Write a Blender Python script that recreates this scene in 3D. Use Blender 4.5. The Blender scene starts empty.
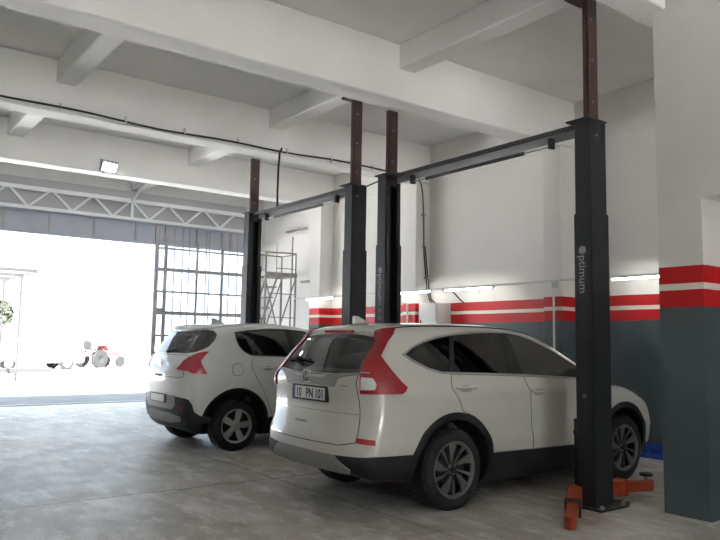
import bpy, bmesh, math, random
import numpy as np
from mathutils import Vector, Matrix
from mathutils.geometry import delaunay_2d_cdt

random.seed(7)
scn = bpy.context.scene
COL = scn.collection
PI = math.pi

# ------------------------------------------------------------------ materials
def principled(name, color, rough=.5, metal=0., coat=0., spec=.5, emit=None, estr=0.):
    m = bpy.data.materials.new(name); m.use_nodes = True
    b = m.node_tree.nodes['Principled BSDF']
    b.inputs['Base Color'].default_value = (*color, 1); b.inputs['Roughness'].default_value = rough
    b.inputs['Metallic'].default_value = metal; b.inputs['Coat Weight'].default_value = coat
    b.inputs['Coat Roughness'].default_value = .04
    b.inputs['Specular IOR Level'].default_value = spec
    if emit: b.inputs['Emission Color'].default_value = (*emit, 1); b.inputs['Emission Strength'].default_value = estr
    return m

class NT:
    """tiny node-graph helper"""
    def __init__(s, m): s.t = m.node_tree; s.b = s.t.nodes['Principled BSDF']
    def n(s, kind, **kw):
        nd = s.t.nodes.new(kind)
        for k, v in kw.items():
            if k in nd.bl_rna.properties and not k.startswith('in_'): setattr(nd, k, v)
            else: nd.inputs[k[3:].replace('_', ' ') if k.startswith('in_') else k].default_value = v
        return nd
    def l(s, a, b): s.t.links.new(a, b)
    def math(s, op, a, b=None):
        nd = s.t.nodes.new('ShaderNodeMath'); nd.operation = op
        for i, v in enumerate((a, b)):
            if v is None: continue
            if hasattr(v, 'is_output'): s.l(v, nd.inputs[i])
            else: nd.inputs[i].default_value = v
        return nd.outputs[0]
    def mix(s, fac, a, b):
        nd = s.t.nodes.new('ShaderNodeMix'); nd.data_type = 'RGBA'
        for i, v in ((0, fac), (6, a), (7, b)):
            if hasattr(v, 'is_output'): s.l(v, nd.inputs[i])
            elif i == 0: nd.inputs[0].default_value = v
            else: nd.inputs[i].default_value = (*v, 1)
        return nd.outputs[2]
    def noise(s, scale, detail=4, rough=.55, stretch=None):
        tc = s.n('ShaderNodeNewGeometry'); v = tc.outputs['Position']
        if stretch:
            mp = s.n('ShaderNodeMapping'); mp.inputs['Scale'].default_value = stretch; s.l(v, mp.inputs[0]); v = mp.outputs[0]
        nd = s.n('ShaderNodeTexNoise'); nd.inputs['Scale'].default_value = scale; nd.inputs['Detail'].default_value = detail
        nd.inputs['Roughness'].default_value = rough; s.l(v, nd.inputs['Vector']); return nd.outputs['Fac']
    def ramp(s, f, a, b, lo=0., hi=1.):
        nd = s.t.nodes.new('ShaderNodeMapRange'); s.l(f, nd.inputs[0])
        for i, v in enumerate((a, b, lo, hi)): nd.inputs[i+1].default_value = v
        return nd.outputs[0]
    def bump(s, h, strength=.2, dist=.01):
        nd = s.n('ShaderNodeBump'); nd.inputs['Strength'].default_value = strength; nd.inputs['Distance'].default_value = dist
        s.l(h, nd.inputs['Height']); s.l(nd.outputs[0], s.b.inputs['Normal'])

def plaster(name, c1, c2, rough=.75):
    m = principled(name, c1, rough, spec=.3); g = NT(m)
    n1 = g.noise(.9, 5); f = g.ramp(n1, .35, .7)
    g.l(g.mix(f, c1, c2), g.b.inputs['Base Color']); g.bump(g.noise(9, 6), .25, .01)
    return m

def painted_wall(name, white, white2, ymin=-99., ymax=99.):
    """white plaster above, painted dado below: slate, red, thin white line, red"""
    m = principled(name, white, .7, spec=.3); g = NT(m)
    geo = g.n('ShaderNodeNewGeometry'); sp = g.n('ShaderNodeSeparateXYZ'); g.l(geo.outputs['Position'], sp.inputs[0])
    z, y = sp.outputs[2], sp.outputs[1]
    wob = g.math('MULTIPLY', g.math('SUBTRACT', g.noise(3, 2), .5), .012)
    z = g.math('ADD', z, wob)
    w = g.mix(g.ramp(g.noise(.8, 5), .35, .7), white, white2)
    slate = g.mix(g.ramp(g.noise(1.3, 5), .3, .7), (.088, .114, .122), (.066, .090, .098))
    red = g.mix(g.ramp(g.noise(1.1, 4), .3, .7), (.56, .016, .018), (.47, .014, .017))
    lt = lambda v: g.math('LESS_THAN', z, v)
    c = g.mix(lt(2.212), w, red); c = g.mix(lt(2.058), c, (.72, .68, .60)); c = g.mix(lt(2.0), c, red); c = g.mix(lt(1.845), c, slate)
    ins = g.math('MULTIPLY', g.math('GREATER_THAN', y, ymin), g.math('LESS_THAN', y, ymax))
    g.l(g.mix(ins, w, c), g.b.inputs['Base Color'])
    r = g.math('SUBTRACT', .72, g.math('MULTIPLY', lt(2.212), .30)); g.l(r, g.b.inputs['Roughness'])
    g.bump(g.noise(8, 6), .22, .01)
    return m

def concrete_floor(name):
    m = principled(name, (.3, .29, .27), .45, spec=.5); g = NT(m)
    a = g.ramp(g.noise(.45, 7, .62), .32, .68); b = g.ramp(g.noise(1.6, 9, .7, (1., .3, 1.)), .46, .62)
    c = g.mix(a, (.345, .322, .278), (.450, .430, .385)); c = g.mix(g.math('MULTIPLY', b, .7), c, (.62, .61, .58))
    st = g.ramp(g.noise(.9, 7, .68), .54, .68); c = g.mix(g.math('MULTIPLY', st, .7), c, (.205, .183, .145))
    sc = g.ramp(g.noise(4.2, 9, .78, (1., .4, 1.)), .50, .60); c = g.mix(g.math('MULTIPLY', sc, .75), c, (.72, .71, .69))
    sp = g.ramp(g.noise(13, 6, .7), .60, .70); c = g.mix(g.math('MULTIPLY', sp, .35), c, (.14, .13, .11))
    # saw-cut joints of the slab
    geo = g.n('ShaderNodeNewGeometry'); s = g.n('ShaderNodeSeparateXYZ'); g.l(geo.outputs['Position'], s.inputs[0])
    wob = g.math('MULTIPLY', g.math('SUBTRACT', g.noise(2.4, 8, .7), .5), .22)
    for ax, v, wd, k in ((1, 6.93, .018, .75), (1, 11.35, .02, .45), (0, 4.05, .025, .35), (0, .4, .02, .5), (1, 2.6, .02, .4), (1, 14.1, .03, .3)):
        d = g.math('ABSOLUTE', g.math('SUBTRACT', g.math('ADD', s.outputs[ax], wob), v))
        j = g.math('MULTIPLY', g.math('LESS_THAN', d, wd), k); c = g.mix(j, c, (.10, .095, .085))
    g.l(c, g.b.inputs['Base Color'])
    g.l(g.ramp(g.noise(2.6, 8, .7), .3, .7, .38, .56), g.b.inputs['Roughness']); g.bump(g.noise(30, 6), .10, .006)
    return m

def glass(name, tint, rough=.02, ior=1.5):
    m = bpy.data.materials.new(name); m.use_nodes = True; t = m.node_tree; t.nodes.clear()
    o = t.nodes.new('ShaderNodeOutputMaterial'); mx = t.nodes.new('ShaderNodeMixShader'); tr = t.nodes.new('ShaderNodeBsdfTransparent')
    gl = t.nodes.new('ShaderNodeBsdfGlossy'); fr = t.nodes.new('ShaderNodeFresnel')
    fr.inputs[0].default_value = ior; tr.inputs[0].default_value = (*tint, 1); gl.inputs['Roughness'].default_value = rough
    t.links.new(fr.outputs[0], mx.inputs[0]); t.links.new(tr.outputs[0], mx.inputs[1]); t.links.new(gl.outputs[0], mx.inputs[2])
    t.links.new(mx.outputs[0], o.inputs[0]); return m

def worn(name, c1, c2, rough=.5, metal=0., scale=6., coat=0.):
    m = principled(name, c1, rough, metal, coat); g = NT(m)
    g.l(g.mix(g.ramp(g.noise(scale, 6, .6), .4, .68), c1, c2), g.b.inputs['Base Color']); return m

M = dict(
    wall=painted_wall('painted plaster wall', (.80, .78, .75), (.75, .73, .70), ymax=13.9),
    pillar=painted_wall('painted pillar plaster', (.66, .65, .62), (.60, .59, .565)),
    ceil=plaster('ceiling plaster', (.85, .84, .825), (.79, .78, .76)),
    plain=plaster('plain white plaster', (.74, .73, .71), (.68, .67, .65)),
    floor=concrete_floor('worn concrete'),
    shade_tone=worn('shade toned ground', (.20, .20, .205), (.16, .16, .165), .85, scale=1.5),  # darker ground tone, the building's shade put into the colour
    canopy=principled('dark grey canopy steel', (.026, .024, .024), .6),
    yard=worn('pale yard concrete', (.64, .63, .62), (.58, .57, .56), .8, scale=.6),
    post=worn('dark blue black lift paint', (.009, .012, .016), (.015, .018, .021), .45, scale=3),
    sleeve=worn('dark grey lift paint', (.011, .013, .016), (.017, .018, .020), .5, scale=4),
    rust=worn('brown primed steel', (.060, .032, .027), (.040, .022, .020), .62, scale=5),
    barlight=principled('grey steel channel', (.48, .49, .50), .5),
    black=principled('black plastic', (.011, .012, .013), .55),
    rubber=worn('black tyre rubber', (.010, .010, .010), (.019, .018, .017), .8, scale=12),
    orange=worn('orange red arm paint', (.40, .055, .016), (.28, .032, .012), .5, scale=7),
    steel=principled('bare steel', (.35, .34, .33), .4, .8),
    greymetal=worn('blue grey painted metal', (.45, .475, .54), (.40, .425, .49), .55, scale=2),
    gate=worn('grey gate paint', (.44, .42, .43), (.36, .345, .35), .6, scale=4),
    truss=principled('pale grey truss paint', (.80, .81, .82), .55),
    backsheet=principled('light grey sheet', (.46, .47, .48), .6),
    white=principled('white enamel', (.62, .615, .59), .45),
    carwhite=principled('white car paint', (.56, .55, .50), .32, coat=.8),
    carpearl=principled('pearl white car paint', (.70, .71, .70), .32, coat=.8),
    cabin=principled('dark cabin trim', (.085, .083, .08), .8),
    privacy=glass('privacy glass', (.10, .115, .125), ior=1.9),
    rearpane=glass('rear tinted glass', (.18, .19, .20), ior=2.1),
    clearglass=glass('clear tinted glass', (.80, .86, .81), ior=2.2),
    chrome=principled('chrome', (.62, .62, .62), .16, 1.),
    satin=principled('satin silver', (.36, .36, .35), .38, .55),
    skid=principled('grey skid panel', (.27, .262, .26), .5, .2),
    twotone=principled('dull two tone alloy', (.15, .143, .136), .42, .4),
    alloy=principled('silver alloy', (.40, .40, .40), .36, .65),
    darkalloy=principled('dark rim barrel', (.030, .031, .032), .5, .3),
    redlens=principled('red lamp lens', (.31, .004, .011), .2, coat=.5),
    pinklens=principled('rose red lamp lens', (.52, .03, .055), .16, coat=1.),
    clearlens=principled('clear lamp lens', (.60, .60, .59), .12, coat=1.),
    plate=principled('white number plate', (.66, .66, .65), .45),
    platefont=principled('black plate lettering', (.02, .02, .022), .5),
    euro=principled('blue plate strip', (.03, .06, .26), .5),
    decal=principled('grey white decal', (.38, .39, .40), .6),
    sticker=principled('grey round sticker', (.10, .10, .11), .5),
    cable=principled('black cable', (.022, .022, .022), .6),
    blue=principled('blue plastic', (.03, .09, .50), .4),
    scaff=worn('galvanised scaffold tube', (.30, .285, .27), (.22, .205, .19), .5, .3),
    tube=principled('lit fluorescent tube', (.9, .9, .9), .4, emit=(1, .985, .93), estr=17.),
    flood=principled('lit floodlight face', (.9, .9, .9), .4, emit=(1, 1, 1), estr=30.),
    leaf=worn('dusty green leaves', (.05, .065, .035), (.07, .08, .05), .7, scale=3),
    bark=principled('grey brown bark', (.16, .12, .09), .8),
    faded=principled('faded red paint', (.16, .048, .046), .6),
    outwhite=principled('white vehicle paint', (.74, .74, .74), .4, coat=.5),
    outglass=principled('grey vehicle glass', (.05, .05, .052), .3),
)

# ------------------------------------------------------------------ mesh helpers
class MB:
    def __init__(s): s.v = []; s.f = []
    def add(s, vs, fs):
        o = len(s.v); s.v += [tuple(map(float, p)) for p in vs]; s.f += [tuple(i+o for i in f) for f in fs]; return s
    def box(s, x0, x1, y0, y1, z0, z1):
        return s.add([(x0,y0,z0),(x1,y0,z0),(x1,y1,z0),(x0,y1,z0),(x0,y0,z1),(x1,y0,z1),(x1,y1,z1),(x0,y1,z1)],
                     [(0,3,2,1),(4,5,6,7),(0,1,5,4),(1,2,6,5),(2,3,7,6),(3,0,4,7)])
    def bar(s, p, q, w, h, up=(0,0,1)):
        """box beam from p to q, w wide and h tall"""
        p = Vector(p); q = Vector(q); d = (q-p).normalized(); u = Vector(up)
        if abs(d.dot(u)) > .98: u = Vector((1,0,0))
        r = d.cross(u).normalized(); u = r.cross(d)
        vs = []
        for b in (p, q):
            for a, c in ((-1,-1),(1,-1),(1,1),(-1,1)): vs.append(b+r*(a*w/2)+u*(c*h/2))
        return s.add(vs, [(0,1,2,3),(7,6,5,4),(0,4,5,1),(1,5,6,2),(2,6,7,3),(3,7,4,0)])
    def tube(s, path, r, n=10, r2=None):
        path = [Vector(p) for p in path]; rings = []; prev = None
        for i, p in enumerate(path):
            d = (path[min(i+1, len(path)-1)]-path[max(i-1, 0)]).normalized()
            u = Vector((0,0,1)) if abs(d.z) < .9 else Vector((1,0,0))
            if prev is not None:
                a = prev-d*prev.dot(d)
                a = a.normalized() if a.length > 1e-5 else d.cross(u).normalized()
            else: a = d.cross(u).normalized()
            prev = a; b = d.cross(a); rr = r if r2 is None else r+(r2-r)*i/(len(path)-1)
            rings.append([p+a*rr*math.cos(2*PI*k/n)+b*rr*math.sin(2*PI*k/n) for k in range(n)])
        vs = [q for R in rings for q in R]; fs = []
        for i in range(len(path)-1):
            for k in range(n):
                a, b = i*n+k, i*n+(k+1) % n; fs.append((a, b, b+n, a+n))
        m = len(path)-1; fs.append(tuple(range(n-1, -1, -1))); fs.append(tuple(m*n+k for k in range(n)))
        return s.add(vs, fs)
    def lathe(s, prof, axis='y', n=32, c=(0,0,0)):
        """revolve (radius, height) pairs about an axis through c"""
        vs = []; fs = []
        for (r, h) in prof:
            for k in range(n):
                a = 2*PI*k/n; x, y = r*math.cos(a), r*math.sin(a)
                p = {'y': (x, h, y), 'z': (x, y, h), 'x': (h, x, y)}[axis]
                vs.append((p[0]+c[0], p[1]+c[1], p[2]+c[2]))
        m = len(prof)
        for i in range(m-1):
            for k in range(n):
                a, b = i*n+k, i*n+(k+1) % n; fs.append((a, b, b+n, a+n))
        if prof[0][0] > 1e-6 and prof[0] != prof[-1]: fs.append(tuple(range(n-1, -1, -1)))
        if prof[-1][0] > 1e-6 and prof[0] != prof[-1]: fs.append(tuple((m-1)*n+k for k in range(n)))
        return s.add(vs, fs)
    def prism(s, poly, lo, hi, axis='z'):
        """extrude a 2D polygon along an axis; polygon coords are the other two axes in order"""
        def P(a, b, h): return {'z': (a,b,h), 'y': (a,h,b), 'x': (h,a,b)}[axis]
        n = len(poly); vs = [P(a,b,lo) for a,b in poly]+[P(a,b,hi) for a,b in poly]
        return s.add(vs, [tuple(range(n-1,-1,-1)), tuple(range(n,2*n))]+[(i,(i+1)%n,(i+1)%n+n,i+n) for i in range(n)])
    def mesh(s, name):
        me = bpy.data.meshes.new(name); me.from_pydata(s.v, [], s.f); bm = bmesh.new(); bm.from_mesh(me)
        bmesh.ops.recalc_face_normals(bm, faces=bm.faces); bm.to_mesh(me); bm.free(); return me
    def build(s, name, mat, parent=None, bevel=0., smooth=False, loc=None):
        return link(name, s.mesh(name), mat, parent, bevel, smooth, loc)

def link(name, me, mat, parent=None, bevel=0., smooth=False, loc=None):
    o = bpy.data.objects.new(name, me); COL.objects.link(o)
    if mat is not None and not me.materials: me.materials.append(M[mat] if isinstance(mat, str) else mat)
    if parent is not None: o.parent = parent
    if loc is not None: o.location = loc
    if bevel:
        b = o.modifiers.new('bevel', 'BEVEL'); b.width = bevel; b.segments = 2; b.limit_method = 'ANGLE'; b.angle_limit = .6
    if smooth or bevel:
        me.polygons.foreach_set('use_smooth', [True]*len(me.polygons)); me.set_sharp_from_angle(angle=.7)
    return o

def tag(o, label=None, cat=None, group=None, kind=None):
    for k, v in (('label', label), ('category', cat), ('group', group), ('kind', kind)):
        if v: o[k] = v
    return o
def thing(name, label, cat, loc=(0,0,0), rz=0., group=None):
    o = bpy.data.objects.new(name, None); COL.objects.link(o); o.location = loc; o.rotation_euler.z = rz; o.empty_display_size = .2
    return tag(o, label, cat, group)
def structure(name, mb, mat, bevel=0.): return tag(mb.build(name, mat, None, bevel), kind='structure')
def box(*a): return MB().box(*a)
def glyphs(name, text, size, mat, parent, M4, depth=.001, align='LEFT', sx=1., bold=0.):
    c = bpy.data.curves.new(name+'_curve', 'FONT'); c.body = text; c.size = size; c.extrude = depth; c.align_x = align; c.resolution_u = 3; c.offset = bold
    t = bpy.data.objects.new(name+'_tmp', c); COL.objects.link(t); dg = bpy.context.evaluated_depsgraph_get()
    me = bpy.data.meshes.new_from_object(t.evaluated_get(dg)); bpy.data.objects.remove(t); bpy.data.curves.remove(c)
    me.transform(Matrix.Diagonal((sx,1,1,1))); me.transform(M4); me.materials.clear()
    return link(name, me, mat, parent)
def frame4(o, x, y):
    """matrix with local x and y along the given world directions"""
    x = Vector(x).normalized(); y = Vector(y).normalized(); z = x.cross(y)
    m = Matrix((x, y, z)).transposed().to_4x4(); m.translation = Vector(o); return m
def catmull(P, n=6):
    P = np.array(P, float); N = len(P); out = []
    for i in range(N):
        p0, p1, p2, p3 = P[i-1], P[i], P[(i+1) % N], P[(i+2) % N]
        # centripetal spacing keeps tight corners free of loops
        t0 = 0.; t1 = t0+np.linalg.norm(p1-p0)**.5; t2 = t1+np.linalg.norm(p2-p1)**.5; t3 = t2+np.linalg.norm(p3-p2)**.5
        for k in range(n):
            t = t1+(t2-t1)*k/n
            a1 = (t1-t)/(t1-t0)*p0+(t-t0)/(t1-t0)*p1
            a2 = (t2-t)/(t2-t1)*p1+(t-t1)/(t2-t1)*p2
            a3 = (t3-t)/(t3-t2)*p2+(t-t2)/(t3-t2)*p3
            b1 = (t2-t)/(t2-t0)*a1+(t-t0)/(t2-t0)*a2
            b2 = (t3-t)/(t3-t1)*a2+(t-t1)/(t3-t1)*a3
            out.append((t2-t)/(t2-t1)*b1+(t-t1)/(t2-t1)*b2)
    return np.array(out)

class Shape:
    """Smooth car body: side profile, section and plan tables blended into one closed surface."""
    def __init__(s, profile, wz, wx, cr, cf, crown, k=.10, ridge=()):
        s.P = catmull(profile); s.wz = np.array(wz); s.wx = np.array(wx); s.cr, s.cf, s.crown, s.k = cr, cf, crown, k
        s.ridge = ridge
        s.x0, s.x1 = s.P[:, 0].min(), s.P[:, 0].max()
        s.h = .02; s.gx = np.arange(s.x0-.8, s.x1+.8, s.h); s.gz = np.arange(-.5, 2.5, s.h)
        GX, GZ = np.meshgrid(s.gx, s.gz, indexing='ij')
        q = np.stack([GX.ravel(), GZ.ravel()], 1); d = np.full(len(q), 1e9); ins = np.zeros(len(q), bool)
        n = len(s.P)
        for i in range(n):
            a, b = s.P[i], s.P[(i+1) % n]; e = b-a; L = e@e
            if L < 1e-12: continue
            w = q-a; t = np.clip(w@e/L, 0, 1); d = np.minimum(d, ((w-t[:, None]*e)**2).sum(1))
            c = (a[1] > q[:, 1]) != (b[1] > q[:, 1])
            if c.any():
                xi = a[0]+(q[:, 1]-a[1])*(b[0]-a[0])/((b[1]-a[1]) or 1e-12); ins ^= c & (q[:, 0] < xi)
        s.S = (np.sqrt(d)*np.where(ins, -1, 1)).reshape(GX.shape)
    def sdf(s, x, z):
        i = np.clip((x-s.gx[0])/s.h, 0, len(s.gx)-1.001); j = np.clip((z-s.gz[0])/s.h, 0, len(s.gz)-1.001)
        a = i.astype(int); b = j.astype(int); u = i-a; v = j-b; S = s.S
        return S[a, b]*(1-u)*(1-v)+S[a+1, b]*u*(1-v)+S[a, b+1]*(1-u)*v+S[a+1, b+1]*u*v
    def f(s, x, y, z):
        m = np.clip((x-s.x0)/(s.x1-s.x0), 0, 1); wr = np.clip(1-m*2.4, 0, 1); wf = np.clip(m*2.4-1.4, 0, 1)
        y2 = y*y; y2e = y2*(.55+.45*y2/.64)
        px = x - s.cr*y2e*wr + s.cf*y2e*wf
        a = s.sdf(px, z+s.crown*y2)
        w = np.interp(z, s.wz[:, 0], s.wz[:, 1])*np.interp(x, s.wx[:, 0], s.wx[:, 1])
        for (zc, amp, wid) in s.ridge: w = w+amp*np.exp(-((z-zc)/wid)**2)
        b = np.abs(y)-w
        return np.maximum(a, b)+np.maximum(s.k-np.abs(a-b), 0)**2/(4*s.k)
    def fp(s, P): return s.f(P[:, 0], P[:, 1], P[:, 2])
    def cast(s, O, D, far=3.2, step=.03):
        """first point where rays O + t D enter the body"""
        O = np.atleast_2d(np.array(O, float)); D = np.broadcast_to(np.array(D, float), O.shape)
        t = np.zeros(len(O)); hit = np.zeros(len(O), bool)
        for k in range(int(far/step)):
            live = ~hit
            if not live.any(): break
            v = s.fp(O[live]+D[live]*t[live, None]); idx = np.where(live)[0]
            hit[idx[v < 0]] = True; t[idx[v >= 0]] += step
        lo = t-step; hi = t.copy()
        for k in range(22):
            mid = (lo+hi)/2; v = s.fp(O+D*mid[:, None]); lo = np.where(v >= 0, mid, lo); hi = np.where(v >= 0, hi, mid)
        return O+D*hi[:, None], hit
    def normal(s, P, e=.012):
        P = np.atleast_2d(P); g = np.zeros_like(P)
        for i in range(3):
            q = P.copy(); q[:, i] += e; r = P.copy(); r[:, i] -= e; g[:, i] = s.fp(q)-s.fp(r)
        return g/np.maximum(np.linalg.norm(g, axis=1), 1e-9)[:, None]

SUV = Shape(
    [(-.62,.335),(-.92,.355),(-1.02,.44),(-1.035,.56),(-1.03,.66),(-1.00,.74),(-.975,.85),(-.97,1.0),(-.985,1.10),(-.985,1.18),(-.955,1.225),
     (-.82,1.39),(-.68,1.545),(-.665,1.59),(-.55,1.635),(-.3,1.667),(.1,1.686),(.5,1.69),(.9,1.675),(1.2,1.635),(1.45,1.57),(1.9,1.36),(2.35,1.14),
     (2.5,1.105),(2.9,1.04),(3.2,.96),(3.38,.86),(3.47,.74),(3.5,.6),(3.5,.42),(3.42,.28),(3.2,.22),(2.0,.21),(.3,.21),(-.35,.29)],
    [(.2,.80),(.3,.85),(.45,.895),(.6,.91),(.8,.915),(1.0,.912),(1.1,.90),(1.17,.877),(1.22,.857),(1.35,.80),(1.5,.727),(1.6,.67),(1.7,.58)],
    [(-1.2,.86),(-1.0,.90),(-.7,.965),(-.3,.995),(.2,1),(2.4,1),(2.9,.97),(3.2,.92),(3.5,.82)], .16, .30, .055, .09, ridge=((1.045,.010,.04),(.60,.012,.07)))
XOVER = Shape(
    [(-.5,.24),(-.65,.33),(-.715,.45),(-.74,.6),(-.745,.78),(-.755,.95),(-.745,1.08),(-.71,1.17),(-.65,1.27),(-.52,1.45),(-.41,1.585),(-.40,1.62),
     (-.28,1.665),(0,1.705),(.5,1.73),(.9,1.72),(1.3,1.66),(1.5,1.60),(2.0,1.36),(2.4,1.15),(2.6,1.10),(3.0,1.02),(3.3,.92),(3.45,.78),(3.5,.6),
     (3.48,.42),(3.35,.26),(3.0,.21),(0,.21)],
    [(.2,.80),(.35,.86),(.5,.90),(.7,.915),(.9,.918),(1.05,.91),(1.2,.885),(1.27,.86),(1.4,.80),(1.55,.725),(1.65,.66),(1.74,.56)],
    [(-1.1,.80),(-.78,.86),(-.55,.92),(-.25,.98),(.2,1),(2.4,1),(2.9,.96),(3.2,.90),(3.5,.8)], .20, .32, .05, .12)
# ------------------------------------------------------------------ the hall
SLAB, SOF = 5.28, 4.54
structure('floor', box(-8, 13, -8, 16.9, -.2, 0), 'floor')
structure('ceiling', box(-8.2, 13, -8.2, 17.2, SLAB, SLAB+.2), 'ceil')
structure('wall_back', box(9.25, 9.5, -8, 16.9, 0, SLAB), 'wall')
for y0, y1 in ((6.85, 7.2), (10.19, 10.58), (13.46, 13.88)):
    structure('column', box(8.9, 9.25, y0+.002, y1-.002, 0, SOF), 'wall', .012)
for y0, y1 in ((6.83, 7.2), (10.17, 10.54), (13.46, 13.83), (3.52, 3.84)):
    structure('beam', box(-8, 9.25, y0, y1, SOF if y0 > 4 else 4.66, SLAB), 'ceil', .02)
for x0, x1, zs in ((5.66, 5.93, 4.95), (2.34, 2.61, 4.95), (-1.0, -.73, 4.95)):
    structure('beam', box(x0, x1, -8, 16.9, zs, SLAB), 'ceil', .02)
# pillar and lintel of the arch on the near side
structure('pillar', MB().prism([(3.65,0),(3.65,SLAB),(-8,SLAB),(-8,0),(.75,0),(.75,2.81),(3.23,2.81),(3.23,0)], 6.16, 6.62, 'x'), 'pillar')
structure('wall_niche', box(6.54, 6.70, -8, 3.40, 0, SLAB), 'pillar')
structure('trim_2', box(9.235, 9.26, -8, 13.4, 4.6, SLAB), 'wall', .004)
structure('plinth', MB().prism([(6.10,3.20),(6.66,3.19),(6.68,3.69),(6.11,3.71)], -.02, .012), 'floor')
# far side: street opening with the sliding gate
structure('wall_gate', MB().box(-8, 0, 16.75, 17.0, 0, SLAB).box(8.72, 9.5, 16.75, 17.0, 0, SLAB).box(0, 8.72, 16.75, 17.0, 4.92, SLAB), 'plain', .006)
structure('trim_1', box(0, 8.72, 16.72, 16.76, 4.895, 4.925), 'greymetal')
structure('wall_left', MB().box(-8.2, -8, -8, 17, 0, SLAB), 'plain')
structure('wall_front', MB().box(-8, -.5, -8.2, -8, 0, SLAB).box(3.5, 6.8, -8.2, -8, 0, SLAB).box(9.2, 13, -8.2, -8, 0, SLAB).box(6.8, 9.2, -8.2, -8, 4.5, SLAB).box(-.5, 3.5, -8.2, -8, 3.9, SLAB), 'plain')

# steel header over the street opening
hd = thing('metal_header', 'blue grey sheet metal header with upright ribs above the open street gateway', 'header', (0, 16.70, 3.73))
box(0, 8.72, 0, .04, 0, .52).build('sheet', 'greymetal', hd)
box(0, 8.72, -.03, 0, -.03, .03).build('lower_rail', 'greymetal', hd, .003)
box(0, 8.72, -.03, 0, .46, .52).build('upper_rail', 'greymetal', hd, .003)
box(0, 8.72, 0, .02, .52, 1.18).build('upper_sheet', 'backsheet', hd)
for x in (.08, 1.03, 1.98, 2.93, 3.88, 4.85, 5.81, 6.37, 7.35, 8.3):
    box(x-.03, x+.03, -.035, 0, .03, .46).build('rib', 'gate', hd, .003)

# welded lattice truss in front of the header
tr = thing('lattice_truss', 'pale grey welded lattice truss spanning above the street gateway', 'truss', (0, 16.5, 4.2))
box(-1.5, 8.72, -.05, .05, 0, .07).build('bottom_chord', 'truss', tr, .006)
box(-1.5, 8.72, -.05, .05, .41, .50).build('top_chord', 'truss', tr, .006)
bn = [-.25, .66, 1.57, 2.47, 3.37, 4.28, 5.17, 6.03, 6.94, 7.86]; tn = [.2, 1.12, 2.03, 2.95, 3.83, 4.72, 5.60, 6.49, 7.39, 8.3]
for i, b in enumerate(bn):
    MB().bar((b, 0, .05), (tn[i]-.04, 0, .43), .05, .045, (0,1,0)).build('web_member', 'truss', tr)
    if i+1 < len(bn): MB().bar((tn[i]+.04, 0, .43), (bn[i+1], 0, .05), .05, .045, (0,1,0)).build('web_member', 'truss', tr)
MB().bar((5.62, 0, .05), (5.62, 0, .43), .06, .05, (0,1,0)).build('web_member', 'truss', tr)
MB().bar((5.60, 0, .45), (5.58, -1.0, .72), .05, .05).build('stay', 'truss', tr)

# sliding lattice gate, pushed open to the right
sg = thing('sliding_gate', 'grey steel lattice gate leaf slid open at the right of the gateway', 'gate', (6.27, 16.6, 0))
H = 4.16
for x, w in ((.03, .10), (.255, .085), (1.06, .06), (1.74, .075), (2.41, .05)):
    box(x-w/2, x+w/2, -.03, .03, .03, H).build('stile', 'gate', sg, .003)
for z, w in ((3.63, .05), (3.12, .09), (2.59, .05), (2.08, .09), (1.54, .05), (.85, .05), (.08, .1)):
    box(.03, 2.43, -.02, .02, z-w/2, z+w/2).build('rail', 'gate', sg, .002)
for x in (.47, .68, .85, 1.30, 1.39, 1.93, 2.16):
    box(x-.013, x+.013, -.012, .012, .1, H).build('bar', 'gate', sg)
lk = box(.08, .22, -.06, .0, 2.07, 2.19).build('lock_box', 'gate', sg, .005)
MB().tube([(.15, -.06, 2.10), (.15, -.10, 2.10), (.15, -.10, 2.17)], .012, 8).build('lock_lever', 'steel', lk)
# floor-track rail behind
MB().box(0, 8.72, 16.62, 16.70, 0, .012).build('gate_track', 'gate')
tag(bpy.data.objects['gate_track'], 'flat steel gate track across the threshold of the street gateway', 'track')

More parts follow.
